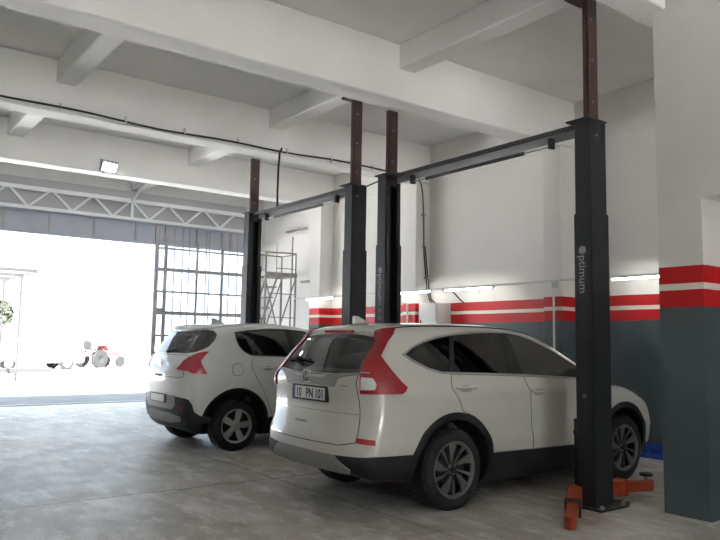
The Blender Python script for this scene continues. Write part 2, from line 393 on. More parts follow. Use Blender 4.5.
# ------------------------------------------------------------------ lifts
def post_unit(root, y0, inner, ext_top, eo=.10, sleeve='sleeve', bracket=True):
    """one lift post: inner = +1 when the car side lies towards +y; y0 is the outer face"""
    w = .175; s = inner; Y = lambda a: y0+s*a
    def bx(x0, x1, a, b, z0, z1): return box(x0, x1, min(Y(a), Y(b)), max(Y(a), Y(b)), z0, z1)
    def ch(x0, x1, a, b, z0, z1, t=.012, lip=.06):
        m = MB()
        for q in ((x0, x1, a, a+t), (x0, x0+t, a, b), (x1-t, x1, a, b), (x0, x0+lip, b-t, b), (x1-lip, x1, b-t, b)):
            m.box(q[0], q[1], min(Y(q[2]), Y(q[3])), max(Y(q[2]), Y(q[3])), z0, z1)
        return m
    p = ch(0, .25, 0, w, 2.70, 3.655).build('post', 'post', root, .004)
    lo = ch(-.010, .262, -.010, w+.012, .02, 2.745).build('post_sleeve', sleeve, root, .004)
    bx(-.05, .26, -.012, w+.07, 3.65, 3.665).build('top_plate', 'post', p, .003)
    for xx, zz in ((.04, 3.45), (.075, 3.40), (.185, 3.36)): bx(xx, xx+.022, -.004, .003, zz+.085, 3.645).build('slot', 'black', p)
    MB().tube([(.085, Y(-.002), 3.50), (.085, Y(-.02), 3.50)], .013, 8).build('bolt', 'steel', p)
    # lead screw and carriage seen in the inner slot
    MB().tube([(.13, Y(.08), .05), (.13, Y(.08), 3.5)], .02, 8).build('lift_screw', 'sleeve', p)
    bp = MB().prism([(-.06, Y(-.10)), (.36, Y(-.10)), (.52, Y(-.02)), (.52, Y(.05)), (.34, Y(.28)), (-.05, Y(.26))], 0, .02).build('base_plate', 'post', root, .003)
    for bxx, byy in ((.0, -.07), (.32, -.07), (.47, .015), (0, .23)): MB().lathe([(.022, 0), (.022, .018), (.012, .03)], 'z', 8, (bxx, Y(byy), .02)).build('anchor_bolt', 'steel', bp)
    cg = bx(.03, .23, .03, w+.075, .10, .80).build('carriage', 'post', root, .006)
    bx(-.02, .03, .17, w+.045, .655, .70).build('safety_latch', 'black', cg, .004)
    ya, yb = sorted((Y(eo), Y(eo+.06)))
    e = MB().box(.055, .21, ya, ya+.012, 3.52, ext_top).box(.055, .067, ya, yb, 3.52, ext_top).box(.198, .21, ya, yb, 3.52, ext_top)
    ex = e.build('extension_column', 'rust', root, .003)
    for zz in np.arange(3.85, ext_top-.1, .42): MB().lathe([(.011, 0), (.011, .008)], 'y', 8, (.12, ya-.008, zz)).build('bolt_head', 'steel', ex)
    if bracket: bx(-.03, .24, min(eo+.02, .13), .26, ext_top-.035, ext_top-.001).build('ceiling_plate', 'rust', ex, .003)
    return p, lo, cg
def arm(root, base, direction, length, pad_h, fold=False):
    d = Vector(direction).normalized(); b = Vector(base); m = b+d*length*.55; e = b+d*length
    a = MB().bar(b, m, .125, .145).build('arm', 'orange', root, .008)
    ext = MB().bar(b+d*length*.3, e, .095, .10).build('arm_extension', 'orange', a, .008)
    MB().bar(m-d*.015, m+d*.025, .14, .155).build('arm_collar', 'rust' if fold else 'orange', a, .004)
    MB().lathe([(.0, -.05), (.047, -.05), (.047, .05), (.0, .05)], 'z', 18, tuple(e)).build('arm_tip', 'orange', a, .006)
    if fold: return a
    t = e-d*.035
    MB().lathe([(.045, 0), (.045, .05), (.02, .052), (.02, pad_h)], 'z', 16, (t.x, t.y, t.z-.03)).build('pad_stem', 'steel', a)
    MB().lathe([(.03, 0), (.062, .004), (.066, .03), (.05, .034), (.0, .034)], 'z', 20, (t.x, t.y, t.z-.03+pad_h)).build('lift_pad', 'black', a, smooth=True)
    return a
def crossbar(root, y0, y1):
    b = box(.06, .18, y0, y1, 3.642, 3.655).build('crossbar', 'post', root)
    box(.06, .072, y0, y1, 3.605, 3.642).build('crossbar_rim', 'post', b)
    box(.168, .18, y0, y1, 3.555, 3.642).build('crossbar_web', 'barlight', b)
    for yy in (y0+.36, y1-.36): box(.10, .17, yy-.02, yy+.02, 3.49, 3.60).build('bar_hanger', 'post', b, .006)
    MB().tube([(.13, y0+.36, 3.515), (.13, y1-.36, 3.515)], .008, 8).build('limit_rod', 'steel', b)
    MB().tube([(.13, y0+.72, 3.515), (.13, y1-.62, 3.515)], .020, 10).build('limit_sleeve', 'black', b)

lf = thing('two_post_lift', 'black two post car lift with printed posts around the nearest white car', 'car lift', (5.75, 4.08, 0), 0, 'two post lifts')
n1, s1, c1 = post_unit(lf, 0, 1, 4.95, .05)
n2, s2, c2 = post_unit(lf, 3.28, -1, 4.537, .09, bracket=False)
crossbar(lf, .20, 3.09)
arm(lf, (.03, .235, .12), (-.80, -.54, -.065), .95, .06, True)
arm(lf, (.22, .25, .125), (1, -.24, -.02), .78, .12)
arm(lf, (.06, 3.03, .13), (-.05, -1, 0), .62, .07); arm(lf, (.22, 3.03, .13), (.55, -1, 0), .70, .07)
MB().tube([(.06, 3.31, 3.62), (.06, 3.5, 3.60), (.06, 3.66, 3.585), (.06, 3.84, 3.60)], .01, 8).build('hose', 'cable', lf)
def lettering(par, y_c, z_top):
    """word running down the post face that looks towards -x, with a woven ball for its first letter"""
    x = -.0115
    b = MB()
    for a in range(7):
        r = .040-.0057*a
        if r > .004: b.lathe([(r, -.0006), (r, .0006), (r-.0027, .0006), (r-.0027, -.0006), (r, -.0006)], 'x', 28, (x, y_c, z_top-.04))
    for k in range(-3, 4):
        c = (.038**2-(k*.011)**2)**.5
        b.bar((x, y_c-c, z_top-.04+k*.011), (x, y_c+c, z_top-.04+k*.011), .0022, .0012, (1,0,0)); b.bar((x, y_c+k*.011, z_top-.04-c), (x, y_c+k*.011, z_top-.04+c), .0022, .0012, (1,0,0))
    b.build('lettering', 'decal', par)
    glyphs('lettering', 'ptimum', .118, 'decal', par, frame4((x, y_c+.036, z_top-.088), (0,0,-1), (0,-1,0)), .0008)
lettering(s1, .095, 2.43); lettering(s2, 3.19, 2.45)
MB().lathe([(.024, -.0125), (.024, -.008)], 'x', 20, (0, .095, 1.02)).build('round_sticker', 'sticker', s1)
for zz in (1.95, 1.86, 1.77):
    m = MB()
    for a, c in ((-.03, -.022), (.0, .022)): m.box(-.0125, -.008, 3.19+a, 3.19+a+.026, zz, zz+.06)
    m.build('pictogram', 'sticker', s2)

l2 = thing('two_post_lift', 'two post car lift with plain unprinted posts around the farther white car', 'car lift', (5.75, 7.93, 0), 0, 'two post lifts')
post_unit(l2, 0, 1, 4.95, .075); post_unit(l2, 3.18, -1, 4.63, .06, bracket=False)
crossbar(l2, .20, 2.98)
arm(l2, (.06, .26, .13), (-.1, 1, 0), .65, .07); arm(l2, (.22, .26, .13), (.5, 1, 0), .75, .07)
arm(l2, (.06, 2.92, .13), (-.05, -1, 0), .62, .07); arm(l2, (.22, 2.92, .13), (.55, -1, 0), .70, .07)

# ------------------------------------------------------------------ wall fittings
ra = thing('lighting_rail', 'thin white lighting rail running along the back wall above the red band', 'rail', (8.86, 4.6, 2.45))
box(-.02, .02, 0, 9.85, -.012, .012).build('rail', 'white', ra)
for y in (6.97, 10.41, 13.63, 8.6, 5.1):
    b = MB().prism([(0, -.012), (.05, -.012), (.05, -.11), (.035, -.11)], y-4.6-.05, y-4.6+.05, 'y').build('bracket', 'barlight', ra, .002)
for y in (6.97, 10.38):
    MB().tube([(0, y-4.6, -2.45), (0, y-4.6, -.10)], .016, 10).build('standpipe', 'white', ra)
for y0, y1, lab in ((8.15, 9.34, 'glowing fluorescent tube on the wall rail behind the roof of the nearest car'),
                    (4.75, 5.97, 'glowing fluorescent tube on the wall rail beside the grey pillar'),
                    (12.75, 13.9, 'glowing fluorescent tube on the wall rail above the left end of the red band'),
                    (9.65, 10.85, 'glowing fluorescent tube on the wall rail above the white switch cabinet')):
    t = thing('fluorescent_tube', lab, 'lamp', (8.8217, y0, 2.405), 0, 'fluorescent tubes on the rail')
    MB().tube([(0, .04, 0), (0, y1-y0-.04, 0)], .014, 12).build('tube', 'tube', t)
    box(-.018, .018, 0, y1-y0, .014, .034).build('batten', 'white', t, .003)
    for a in (0, y1-y0-.04): box(-.018, .018, a, a+.04, -.018, .016).build('end_cap', 'white', t, .003)

cb = thing('switch_cabinet', 'white steel switch cabinet on the wall with black cables coming down into it', 'cabinet', (8.9, 9.6, 1.55))
box(0, .35, 0, .49, 0, .65).build('body', 'white', cb, .006)
box(-.018, 0, .012, .478, .012, .638).build('door', 'white', cb, .006)
box(-.03, -.018, .40, .43, .28, .34).build('lock', 'black', cb, .003)
pw = thing('power_cable', 'pair of black power cables clipped down the wall column to the white cabinet', 'cable', (0, 0, 0))
MB().tube([(8.88, 10.17, 4.66), (8.93, 10.165, 4.60), (9.0, 10.165, 4.48), (9.04, 10.165, 4.3), (9.07, 10.165, 3.8), (9.08, 10.165, 3.2), (9.12, 10.165, 2.85), (9.17, 10.165, 2.47), (9.18, 10.12, 2.3), (9.16, 10.0, 2.205)], .011, 8).build('main_cable', 'cable', pw, smooth=True)
MB().tube([(9.105, 10.165, 3.3), (9.16, 10.165, 2.9), (9.215, 10.165, 2.5), (9.22, 10.11, 2.3), (9.2, 9.95, 2.205)], .010, 8).build('branch_cable', 'cable', pw, smooth=True)
for z, x in ((3.9, 9.065), (3.3, 9.08), (2.7, 9.14)): box(x-.04, x+.04, 10.15, 10.185, z-.012, z+.012).build('clip', 'steel', pw)
MB().tube([(.02, 4.87, 0), (.25, 4.80, -.05), (.34, 4.72, -.18), (.36, 4.6, -.27)], .012, 8).build('supply_cable', 'cable', ra, smooth=True)

cd = thing('conduit', 'long black cable clipped along the face of the ceiling beam', 'conduit', (0, 10.15, 4.60))
pts = [(x, -.012+.006*math.sin(x*2.1), .045*math.sin(x*.83+1.2)*.5+.012*math.sin(x*2.9)) for x in np.arange(-6, 8.95, .25)]
MB().tube(pts, .015, 8).build('cable', 'cable', cd, smooth=True)
for x in np.arange(-5.7, 8.8, .9): box(x-.012, x+.012, -.026, .014, -.035, .06).build('clip', 'white', cd)
tag(MB().tube([(5.87, 10.09, 4.63), (5.83, 10.09, 4.55), (5.82, 10.10, 4.27), (5.82, 10.11, 3.9), (5.83, 10.12, 3.656)], .018, 8).build('drop_cable', 'cable', smooth=True), 'black cable hanging from the beam conduit down to the far lift crossbar', 'cable')

fl = thing('floodlight', 'square lit floodlight hung on the ceiling beam above the street gateway', 'floodlight', (4.09, 13.40, 4.65))
fl.rotation_euler = (math.radians(28), 0, math.radians(12))
box(-.16, .16, -.03, .04, -.10, .10).build('housing', 'greymetal', fl, .01)
box(-.13, .13, -.036, -.029, -.075, .075).build('lit_face', 'flood', fl)
MB().tube([(-.17, .0, 0), (-.17, .06, .1), (.17, .06, .1), (.17, 0, 0)], .01, 6).build('yoke', 'greymetal', fl)
MB().tube([(.0, .04, -.06), (-.02, .05, -.15), (-.07, .02, -.14), (-.09, .04, -.09)], .008, 6).build('lead', 'cable', fl)

for (x, y, z), w in (((9.19, 15.0, 4.17), .9), ((9.19, 14.45, 2.88), .5)):
    tag(box(x-.03, x+.05, y-w/2, y+w/2, z-.025, z+.025).build('wall_bracket', 'scaff', bevel=.004), 'short metal rail fixed to the white wall %s' % ('high above the platform ladder' if z > 4 else 'beside the platform ladder, just below its deck'), 'bracket')

# wheeled platform ladder in the far corner
pl = thing('platform_ladder', 'grey steel platform ladder with guard rail standing against the white wall in the far corner', 'ladder', (8.1, 14.5, 0))
def leg(p, q, r=.022, nm='leg'): return MB().tube([p, q], r, 8).build(nm, 'scaff', pl, smooth=True)
D, W, N = 3.0, .80, .65
box(-.03, W+.03, -.03, N+.03, D-.05, D+.045).build('deck', 'scaff', pl, .004)
for x in (0, W):
    for y in (0, N): leg((x, y, .08), (x, y, D), .026)
leg((0, 0, D-.15), (W*.72, 0, .9), .016, 'brace'); leg((W, 0, D-.08), (W*.1, 0, .9), .018, 'brace'); leg((W-.12, 0, .1), (W-.12, 0, D), .018, 'brace')
leg((0, N, D-.15), (W*.72, N, .9), .016, 'brace'); leg((W, N, D-.08), (W*.1, N, .9), .016, 'brace')
for x, y, hh in ((0, 0, .5), (W, 0, .52), (0, N, .5), (W, N, .5)): leg((x, y, D), (x, y, D+hh), .018, 'guard_post')
leg((W-.1, 0, D), (W-.1, 0, D+.92), .018, 'mast'); leg((.28, 0, D), (.28, 0, D+.75), .009, 'mast')
leg((0, 0, D+.50), (W, 0, D+.52), .018, 'guard_rail'); leg((0, N, D+.5), (W, N, D+.5), .016, 'guard_rail'); leg((0, 0, D+.5), (0, N, D+.5), .016, 'guard_rail'); leg((W, 0, D+.5), (W, N, D+.5), .016, 'guard_rail'); leg((.28, 0, D+.14), (W, 0, D+.15), .010, 'guard_rail')
for z in (1.3, 2.0, 2.55): leg((.1, 0, z), (W, 0, z), .010, 'guard_rail')
for y in (.06, N-.06): leg((.34, y, D-.05), (-.72, y, .04), .022, 'stringer')
for k in range(1, 12):
    f = 1-k/12; x = -.72+1.06*f; box(x-.09, x+.09, .06, N-.06, (D-.05)*f-.013, (D-.05)*f+.013).build('tread', 'scaff', pl)
for x in (0, W):
    for y in (0, N): MB().lathe([(.03, -.018), (.055, -.016), (.055, .016), (.03, .018)], 'x', 14, (x, y, .055)).build('castor', 'rubber', pl)

bc = thing('plastic_crate', 'blue plastic crate on the floor behind the grey pillar', 'crate', (8.95, 5.05, 0))
box(0, .28, 0, .85, 0, .02).build('floor_panel', 'blue', bc)
for nm, a in (('side_wall', (0, .015, 0, .85)), ('side_wall', (.265, .28, 0, .85)), ('end_wall', (0, .28, 0, .015)), ('end_wall', (0, .28, .835, .85))):
    m = MB(); x0, x1, y0, y1 = a
    m.box(x0, x1, y0, y1, .02, .05).box(x0, x1, y0, y1, .13, .17)
    if nm == 'side_wall':
        for y in np.arange(0, .83, .05): m.box(x0, x1, y, y+.022, .05, .13)
    else:
        for x in np.arange(0, .27, .05): m.box(x, x+.022, y0, y1, .05, .13)
    m.build(nm, 'blue', bc)

# ------------------------------------------------------------------ outside the gateway
structure('shade_strip', MB().box(-60, 120, 16.9, 19.4, -.2, -.015), 'shade_tone'); structure('ground', MB().box(-60, 120, 16.9, 200, -.25, -.03), 'yard'); structure('ground', MB().box(-60, 60, -80, -8, -.25, -.03), 'yard')  # first strip is coloured darker to stand in for the building's shade
tag(box(0, 8.72, 16.75, 17.0, -.2, .0).build('threshold', 'yard'), kind='structure')
tag(box(-10, 7.75, 31.5, 31.8, -.03, .17).build('kerb', 'canopy', bevel=.02), 'low grey kerb across the yard outside', 'kerb')
cp = thing('canopy_frame', 'bare grey steel canopy frame standing outside at the left of the gateway', 'canopy', (0, 24, -.03))
for y in (0, 2., 4., 6.): MB().bar((-3, y, 3.56), (5.3, y, 3.52), .08, .10).build('beam', 'canopy', cp)
for x in (5.24, 4.1, 2.9): MB().bar((x, -.1, 3.50), (x, 6.1, 3.50), .07, .09).build('purlin', 'canopy', cp)
for x, y in ((5.2, 1.7), (5.2, 4.6), (2.0, 0), (2.0, 4.6)): MB().bar((x, y, 0), (x, y, 3.5), .06, .06, (1,0,0)).build('column', 'canopy', cp)
tre = thing('tree', 'small dusty green tree beyond the canopy frame outside', 'tree', (5.75, 33, -.03))
MB().tube([(0, 0, 0), (.05, 0, 1.2), (0, .1, 2.4)], .11, 8, .06).build('trunk', 'bark', tre)
lv = MB()
for i in range(300):
    a, b, r = random.uniform(0, 2*PI), random.uniform(-1, 1), random.uniform(.3, 1)**.5
    c = Vector((math.cos(a)*(1-b*b)**.5*.75*r, math.sin(a)*(1-b*b)**.5*.75*r, 2.45+b*.6*r)); n = Vector((random.gauss(0,1), random.gauss(0,1), random.gauss(0,1))).normalized(); t = n.orthogonal().normalized(); u = n.cross(t); s = random.uniform(.10, .2)
    lv.add([c-t*s, c+u*s*.6, c+t*s, c-u*s*.6], [(0,1,2,3)])
lv.build('foliage', 'leaf', tre)

def far_car(name, label, cat, loc, rz, paint, L=4.2, Hh=1.45, W=1.7, group=None):
    t = thing(name, label, cat, loc, rz, group)
    b = [(-L/2, .35), (-L/2, .75), (-L*.47, .92), (-L*.28, .95), (-L*.16, Hh-.05), (-.05*L, Hh), (L*.22, Hh), (L*.40, 1.0), (L*.48, .92), (L*.5, .6), (L*.49, .3)]
    bo = MB().prism(b, -W/2, W/2, 'y').build('body', paint, t, .09)
    for s in (-1, 1):
        MB().prism([(-L*.22, .97), (-L*.14, Hh-.12), (.03*L, Hh-.09), (.03*L, .97)], s*(W/2+.004)-.004, s*(W/2+.004)+.004, 'y').build('side_window', 'outglass', t)
        MB().prism([(.05*L, .97), (.05*L, Hh-.09), (L*.2, Hh-.10), (L*.34, 1.0)], s*(W/2+.004)-.004, s*(W/2+.004)+.004, 'y').build('side_window', 'outglass', t)
        for x in (-L*.30, L*.30):
            w = MB().lathe([(.18, s*(W/2-.2)), (.30, s*(W/2-.2)), (.31, s*(W/2-.02)), (.2, s*(W/2+.006)), (.0, s*(W/2+.004))], 'y', 20, (x, 0, .31)).build('wheel', 'rubber', t)
            MB().lathe([(0, s*(W/2+.012)), (.17, s*(W/2+.012)), (.19, s*(W/2+.004))], 'y', 16, (x, 0, .31)).build('wheel_cover', 'satin', w)
    return t
far_car('car', 'white hatchback parked in the glare outside behind the kerb', 'car', (7.6, 34.6, -.03), .15, 'outwhite')
# small faded red tractor beside the parked car
tk = thing('small_tractor', 'small faded red tractor parked outside in the glare near the gate leaf', 'tractor', (11.0, 36.2, -.03), .5)
box(.15, 1.25, -.28, .28, .55, 1.1).build('bonnet', 'faded', tk, .06)
box(-.75, .2, -.5, .5, .55, .75).build('chassis', 'faded', tk, .03)
for s in (-1, 1):
    MB().lathe([(.2, s*.45), (.42, s*.45), (.44, s*.55), (.42, s*.70), (.2, s*.70), (.0, s*.62)], 'y', 22, (-.5, 0, .44)).build('rear_wheel', 'rubber', tk)
    MB().lathe([(.12, s*.4), (.28, s*.4), (.29, s*.48), (.28, s*.56), (.12, s*.56)], 'y', 18, (1.0, 0, .29)).build('front_wheel', 'rubber', tk)
    MB().prism([(-1.0, .95), (-.9, 1.12), (-.2, 1.15), (.0, .9), (-.05, .85), (-.25, 1.08), (-.85, 1.05)], s*.58-.12, s*.58+.12, 'y').build('fender', 'faded', tk)
box(-.7, -.3, -.22, .22, .85, .95).build('seat', 'black', tk, .03); box(-.78, -.68, -.22, .22, .9, 1.3).build('seat_back', 'black', tk, .03)
for s in (-1, 1): MB().tube([(-.8, s*.45, .8), (-.8, s*.45, 2.1), (-.7, s*.42, 2.15)], .03, 8).build('roll_bar', 'gate', tk)
box(-.9, .2, -.55, .55, 2.12, 2.2).build('canopy', 'outwhite', tk, .03)
MB().tube([(.15, 0, .9), (-.1, 0, 1.2)], .02, 8).build('steering_column', 'black', tk); MB().lathe([(.16, 0), (.18, .01), (.16, .02), (.15, .01), (.16, 0)], 'z', 18, (-.12, 0, 1.2)).build('steering_wheel', 'black', tk)
# ------------------------------------------------------------------ car building
def grid_shell(S, z0, xa, xb, dims, lim, level=0., zmin=None, xlo=None, xhi=None):
    """closed surface at f = level, cast outwards from a spine line at height z0"""
    nx, ny, nz = dims; (lx0, lx1), (ly0, ly1), (lz0, lz1) = lim; idx = {}; V = []; F = []
    def vid(i, j, k):
        if (i, j, k) not in idx: idx[(i, j, k)] = len(V); V.append((lx0+(lx1-lx0)*i/nx, ly0+(ly1-ly0)*j/ny, lz0+(lz1-lz0)*k/nz))
        return idx[(i, j, k)]
    for i in range(nx):
        for j in range(ny):
            F.append((vid(i,j,0), vid(i,j+1,0), vid(i+1,j+1,0), vid(i+1,j,0))); F.append((vid(i,j,nz), vid(i+1,j,nz), vid(i+1,j+1,nz), vid(i,j+1,nz)))
    for i in range(nx):
        for k in range(nz):
            F.append((vid(i,0,k), vid(i+1,0,k), vid(i+1,0,k+1), vid(i,0,k+1))); F.append((vid(i,ny,k), vid(i,ny,k+1), vid(i+1,ny,k+1), vid(i+1,ny,k)))
    for j in range(ny):
        for k in range(nz):
            F.append((vid(0,j,k), vid(0,j,k+1), vid(0,j+1,k+1), vid(0,j+1,k))); F.append((vid(nx,j,k), vid(nx,j+1,k), vid(nx,j+1,k+1), vid(nx,j,k+1)))
    P = np.array(V); O = np.stack([np.clip(P[:, 0], xa, xb), P[:, 1]*0, P[:, 1]*0+z0], 1); D = P-O; D /= np.linalg.norm(D, axis=1)[:, None]
    def g(Q):
        v = S.fp(Q)-level
        if zmin is not None: v = np.maximum(v, zmin-Q[:, 2])
        if xlo is not None: v = np.maximum(v, xlo-Q[:, 0])
        if xhi is not None: v = np.maximum(v, Q[:, 0]-xhi)
        return v
    lo = np.zeros(len(P)); hi = np.full(len(P), 2.2)
    for _ in range(30):
        mid = (lo+hi)/2; v = g(O+D*mid[:, None]); lo = np.where(v < 0, mid, lo); hi = np.where(v < 0, hi, mid)
    P = O+D*lo[:, None]
    me = bpy.data.meshes.new('shell'); me.from_pydata(P.tolist(), [], F); bm = bmesh.new(); bm.from_mesh(me)
    bmesh.ops.remove_doubles(bm, verts=bm.verts, dist=1e-4); bmesh.ops.recalc_face_normals(bm, faces=bm.faces); bm.to_mesh(me); bm.free()
    return me

def dirs(a):
    a = math.radians(a); D = np.array((math.cos(a), math.sin(a), 0.)); return D, np.array((math.sin(a), -math.cos(a), 0.))
def to2(pts, a):
    """3D outline points to (u, z) in the view direction a; 2D points pass through"""
    _, e = dirs(a); return [(p[0]*e[0]+p[1]*e[1], p[2]) if len(p) == 3 else (p[0], p[1]) for p in pts]
def resample(poly, d):
    out = []
    for i, p in enumerate(poly):
        q = poly[(i+1) % len(poly)]; L = math.hypot(q[0]-p[0], q[1]-p[1]); n = max(1, int(L/d))
        out += [(p[0]+(q[0]-p[0])*k/n, p[1]+(q[1]-p[1])*k/n) for k in range(n)]
    return out
def area2(p): return sum(p[i-1][0]*p[i][1]-p[i][0]*p[i-1][1] for i in range(len(p)))/2
def offset(poly, d):
    """grow (d > 0) or shrink an outline"""
    if area2(poly) < 0: poly = poly[::-1]
    out = []; n = len(poly)
    for i in range(n):
        a, b, c = (np.array(poly[j % n], float) for j in (i-1, i, i+1)); e1 = b-a; e2 = c-b
        n1 = np.array((e1[1], -e1[0]))/max(np.hypot(*e1), 1e-9); n2 = np.array((e2[1], -e2[0]))/max(np.hypot(*e2), 1e-9)
        m = n1+n2; L = m@m; m = m*(2/L) if L > .5 else m; out.append(tuple(b+m*d))
    return out
def smooth_outline(poly, n=5): return [tuple(p) for p in catmull(poly, n)]
def inside(poly, u, v):
    c = False; n = len(poly)
    for i in range(n):
        (x1, y1), (x2, y2) = poly[i-1], poly[i]
        if (y1 > v) != (y2 > v) and u < x1+(v-y1)*(x2-x1)/(y2-y1): c = not c
    return c
def patch(S, a, outline, off, thick, holes=(), res=.05, mirror=False):
    """sheet lying on the car's surface inside an outline seen along direction a"""
    D, E = dirs(a); loops = [resample(outline, res*.6)]+[resample(h, res*.6) for h in holes]
    vs = []; fs = []
    for L in loops: b = len(vs); vs += [Vector(p) for p in L]; fs.append(list(range(b, len(vs))))
    us = [p[0] for p in loops[0]]; zs = [p[1] for p in loops[0]]
    for u in np.arange(min(us)+res/2, max(us), res):
        for z in np.arange(min(zs)+res/2, max(zs), res):
            if inside(outline, u, z) and not any(inside(h, u, z) for h in holes): vs.append(Vector((u, z)))
    ed = [(L[i], L[(i+1) % len(L)]) for L in fs for i in range(len(L))]
    r = delaunay_2d_cdt(vs, ed, [], 0, 1e-5, False); v2 = r[0]; f2 = []
    for f in r[2]:
        cu = sum(v2[i].x for i in f)/len(f); cz = sum(v2[i].y for i in f)/len(f)
        if inside(outline, cu, cz) and not any(inside(h, cu, cz) for h in holes): f2.append(list(f))
    U = np.array([(p.x, p.y) for p in v2])
    O = np.outer(U[:, 0], E)-D*1.9; O[:, 2] = U[:, 1]
    P, hit = S.cast(O, D, far=3.6)
    N = S.normal(P); A = P+N*off; B = P+N*(off-thick); n = len(A); V = np.concatenate([A, B])
    f2 = [f for f in f2 if all(hit[i] for i in f)]
    cnt = {}
    for f in f2:
        for i in range(len(f)):
            e = (f[i], f[(i+1) % len(f)]); cnt[e] = 1
    F = [tuple(f) for f in f2]+[tuple(i+n for i in reversed(f)) for f in f2]
    F += [(e[1], e[0], e[0]+n, e[1]+n) for e in cnt if (e[1], e[0]) not in cnt]
    if mirror: V = V*np.array((1, -1, 1))
    me = bpy.data.meshes.new('patch'); me.from_pydata(V.tolist(), [], F); bm = bmesh.new(); bm.from_mesh(me)
    bmesh.ops.delete(bm, geom=[v for v in bm.verts if not v.link_faces], context='VERTS')
    bmesh.ops.recalc_face_normals(bm, faces=bm.faces); bm.to_mesh(me); bm.free()
    return me
def pp(name, S, a, outline, mat, par, off=.004, thick=.012, **k):
    me = patch(S, a, to2(outline, a), off, thick, **k); return link(name, me, mat, par, smooth=True)
def both(name, S, a, outline, mat, par, off=.004, thick=.012, **k):
    return [pp(name, S, a, outline, mat, par, off, thick, mirror=m, **k) for m in (False, True)]
def flip(outline): return [(-p[0], p[1]) for p in outline]
def arc(cx, cz, r, a0, a1, n=20): return [(cx+r*math.cos(math.radians(a0+(a1-a0)*i/n)), cz+r*math.sin(math.radians(a0+(a1-a0)*i/n))) for i in range(n+1)]

def carve(me, paint, cutters, dark_below):
    """cut the wheel housings, cabin and window openings out of the shell"""
    o = link('body_shell', me, paint); tmp = []
    for cm, mat in cutters:
        c = link('cutter', cm, mat); tmp.append(c)
        b = o.modifiers.new('cut', 'BOOLEAN'); b.operation = 'DIFFERENCE'; b.object = c; b.solver = 'EXACT'; b.material_mode = 'TRANSFER'
    dg = bpy.context.evaluated_depsgraph_get(); res = bpy.data.meshes.new_from_object(o.evaluated_get(dg))
    for c in tmp+[o]: bpy.data.objects.remove(c)
    bi = [i for i, m in enumerate(res.materials) if m == M['black']][0]
    for p in res.polygons:
        if p.material_index == 0 and p.center.z < dark_below: p.material_index = bi
    res.polygons.foreach_set('use_smooth', [True]*len(res.polygons)); res.set_sharp_from_angle(angle=.5)
    return res
def side_prism(poly): return MB().prism(poly, -1.3, 1.3, 'y').mesh('cut')

def wheel_mesh(style, R, rim, w):
    """rim, tyre, barrel and cap meshes; the outer face looks along -y at y = 0"""
    ty = MB().lathe([(rim-.012, w), (rim+.01, w+.004), (R*.85, w+.012), (R-.022, w-.004), (R-.004, w-.03), (R, w-.06), (R, .06), (R-.004, .03), (R-.022, .004), (R*.85, -.010), (rim+.012, -.004), (rim-.012, .006), (rim-.012, w)], 'y', 56)
    for k in range(56):
        a = 2*PI*k/56
        for (y0, y1, sh) in ((.022, .075, 0), (w-.075, w-.022, .5)):
            b = a+sh*2*PI/56; c = Vector((math.cos(b), 0, math.sin(b)))
            ty.bar(c*(R-.001)+Vector((0, y0, 0)), c*(R-.001)+Vector((0, y1, 0)), .022, .012, c)
    ba = MB().lathe([(rim-.004, w-.01), (rim-.02, .10), (.0, .105)], 'y', 40).lathe([(0, .06), (.15, .06), (.155, .075), (.0, .078)], 'y', 32)
    rm = MB().lathe([(rim-.004, .004), (rim+.006, -.006), (rim+.004, -.010), (rim-.014, -.004), (rim-.024, .012), (rim-.02, .03), (rim-.004, .004)], 'y', 56)
    def blade(r0, r1, c0, c1, h0, h1, y0, y1):
        A = []
        for t in np.linspace(0, 1, 7):
            r = r0+(r1-r0)*t; c = math.radians(c0+(c1-c0)*t); h = math.radians(h0+(h1-h0)*t); y = y0+(y1-y0)*math.sin(t*PI/2)
            A.append((r*math.cos(c-h), y, r*math.sin(c-h), r*math.cos(c+h), r*math.sin(c+h)))
        vs = []; 
        for (xa, y, za, xb, zb) in A: vs += [(xa, y, za), (xb, y, zb), (xb, y+.028, zb), (xa, y+.028, za)]
        fs = [(0,1,2,3), (27,26,25,24)]
        for i in range(6):
            for k in range(4): fs.append((i*4+k, i*4+(k+1) % 4, i*4+4+(k+1) % 4, i*4+4+k))
        rm.add(vs, fs)
    if style == 'twist':
        for k in range(5):
            c = 90+72*k
            blade(.04, rim-.012, c+2, c-12, 7, 12.5, .018, .002); blade(.05, rim-.012, c+30, c+22, 3., 4.5, .024, .006)
        rm.lathe([(0, .014), (.04, .016), (.055, .03), (.0, .04)], 'y', 30)
    else:
        for k in range(5):
            c = 72+72*k
            blade(.05, rim-.012, c, c, 27, 10.5, .012, -.002)
        rm.lathe([(0, .006), (.065, .008), (.085, .03), (.0, .04)], 'y', 30)
    cap = MB().lathe([(.0, .000), (.026, .001), (.031, .006), (.031, .02), (0, .02)], 'y', 24)
    for k in range(5):
        a = 2*PI*k/5+.3; cap.lathe([(.0, .003), (.009, .003), (.009, .02), (0, .02)], 'y', 8, (.052*math.cos(a), 0, .052*math.sin(a)))
    return [x.mesh(n) for x, n in ((rm, 'wheel'), (ty, 'tyre'), (ba, 'rim_barrel'), (cap, 'hub_cap'))]
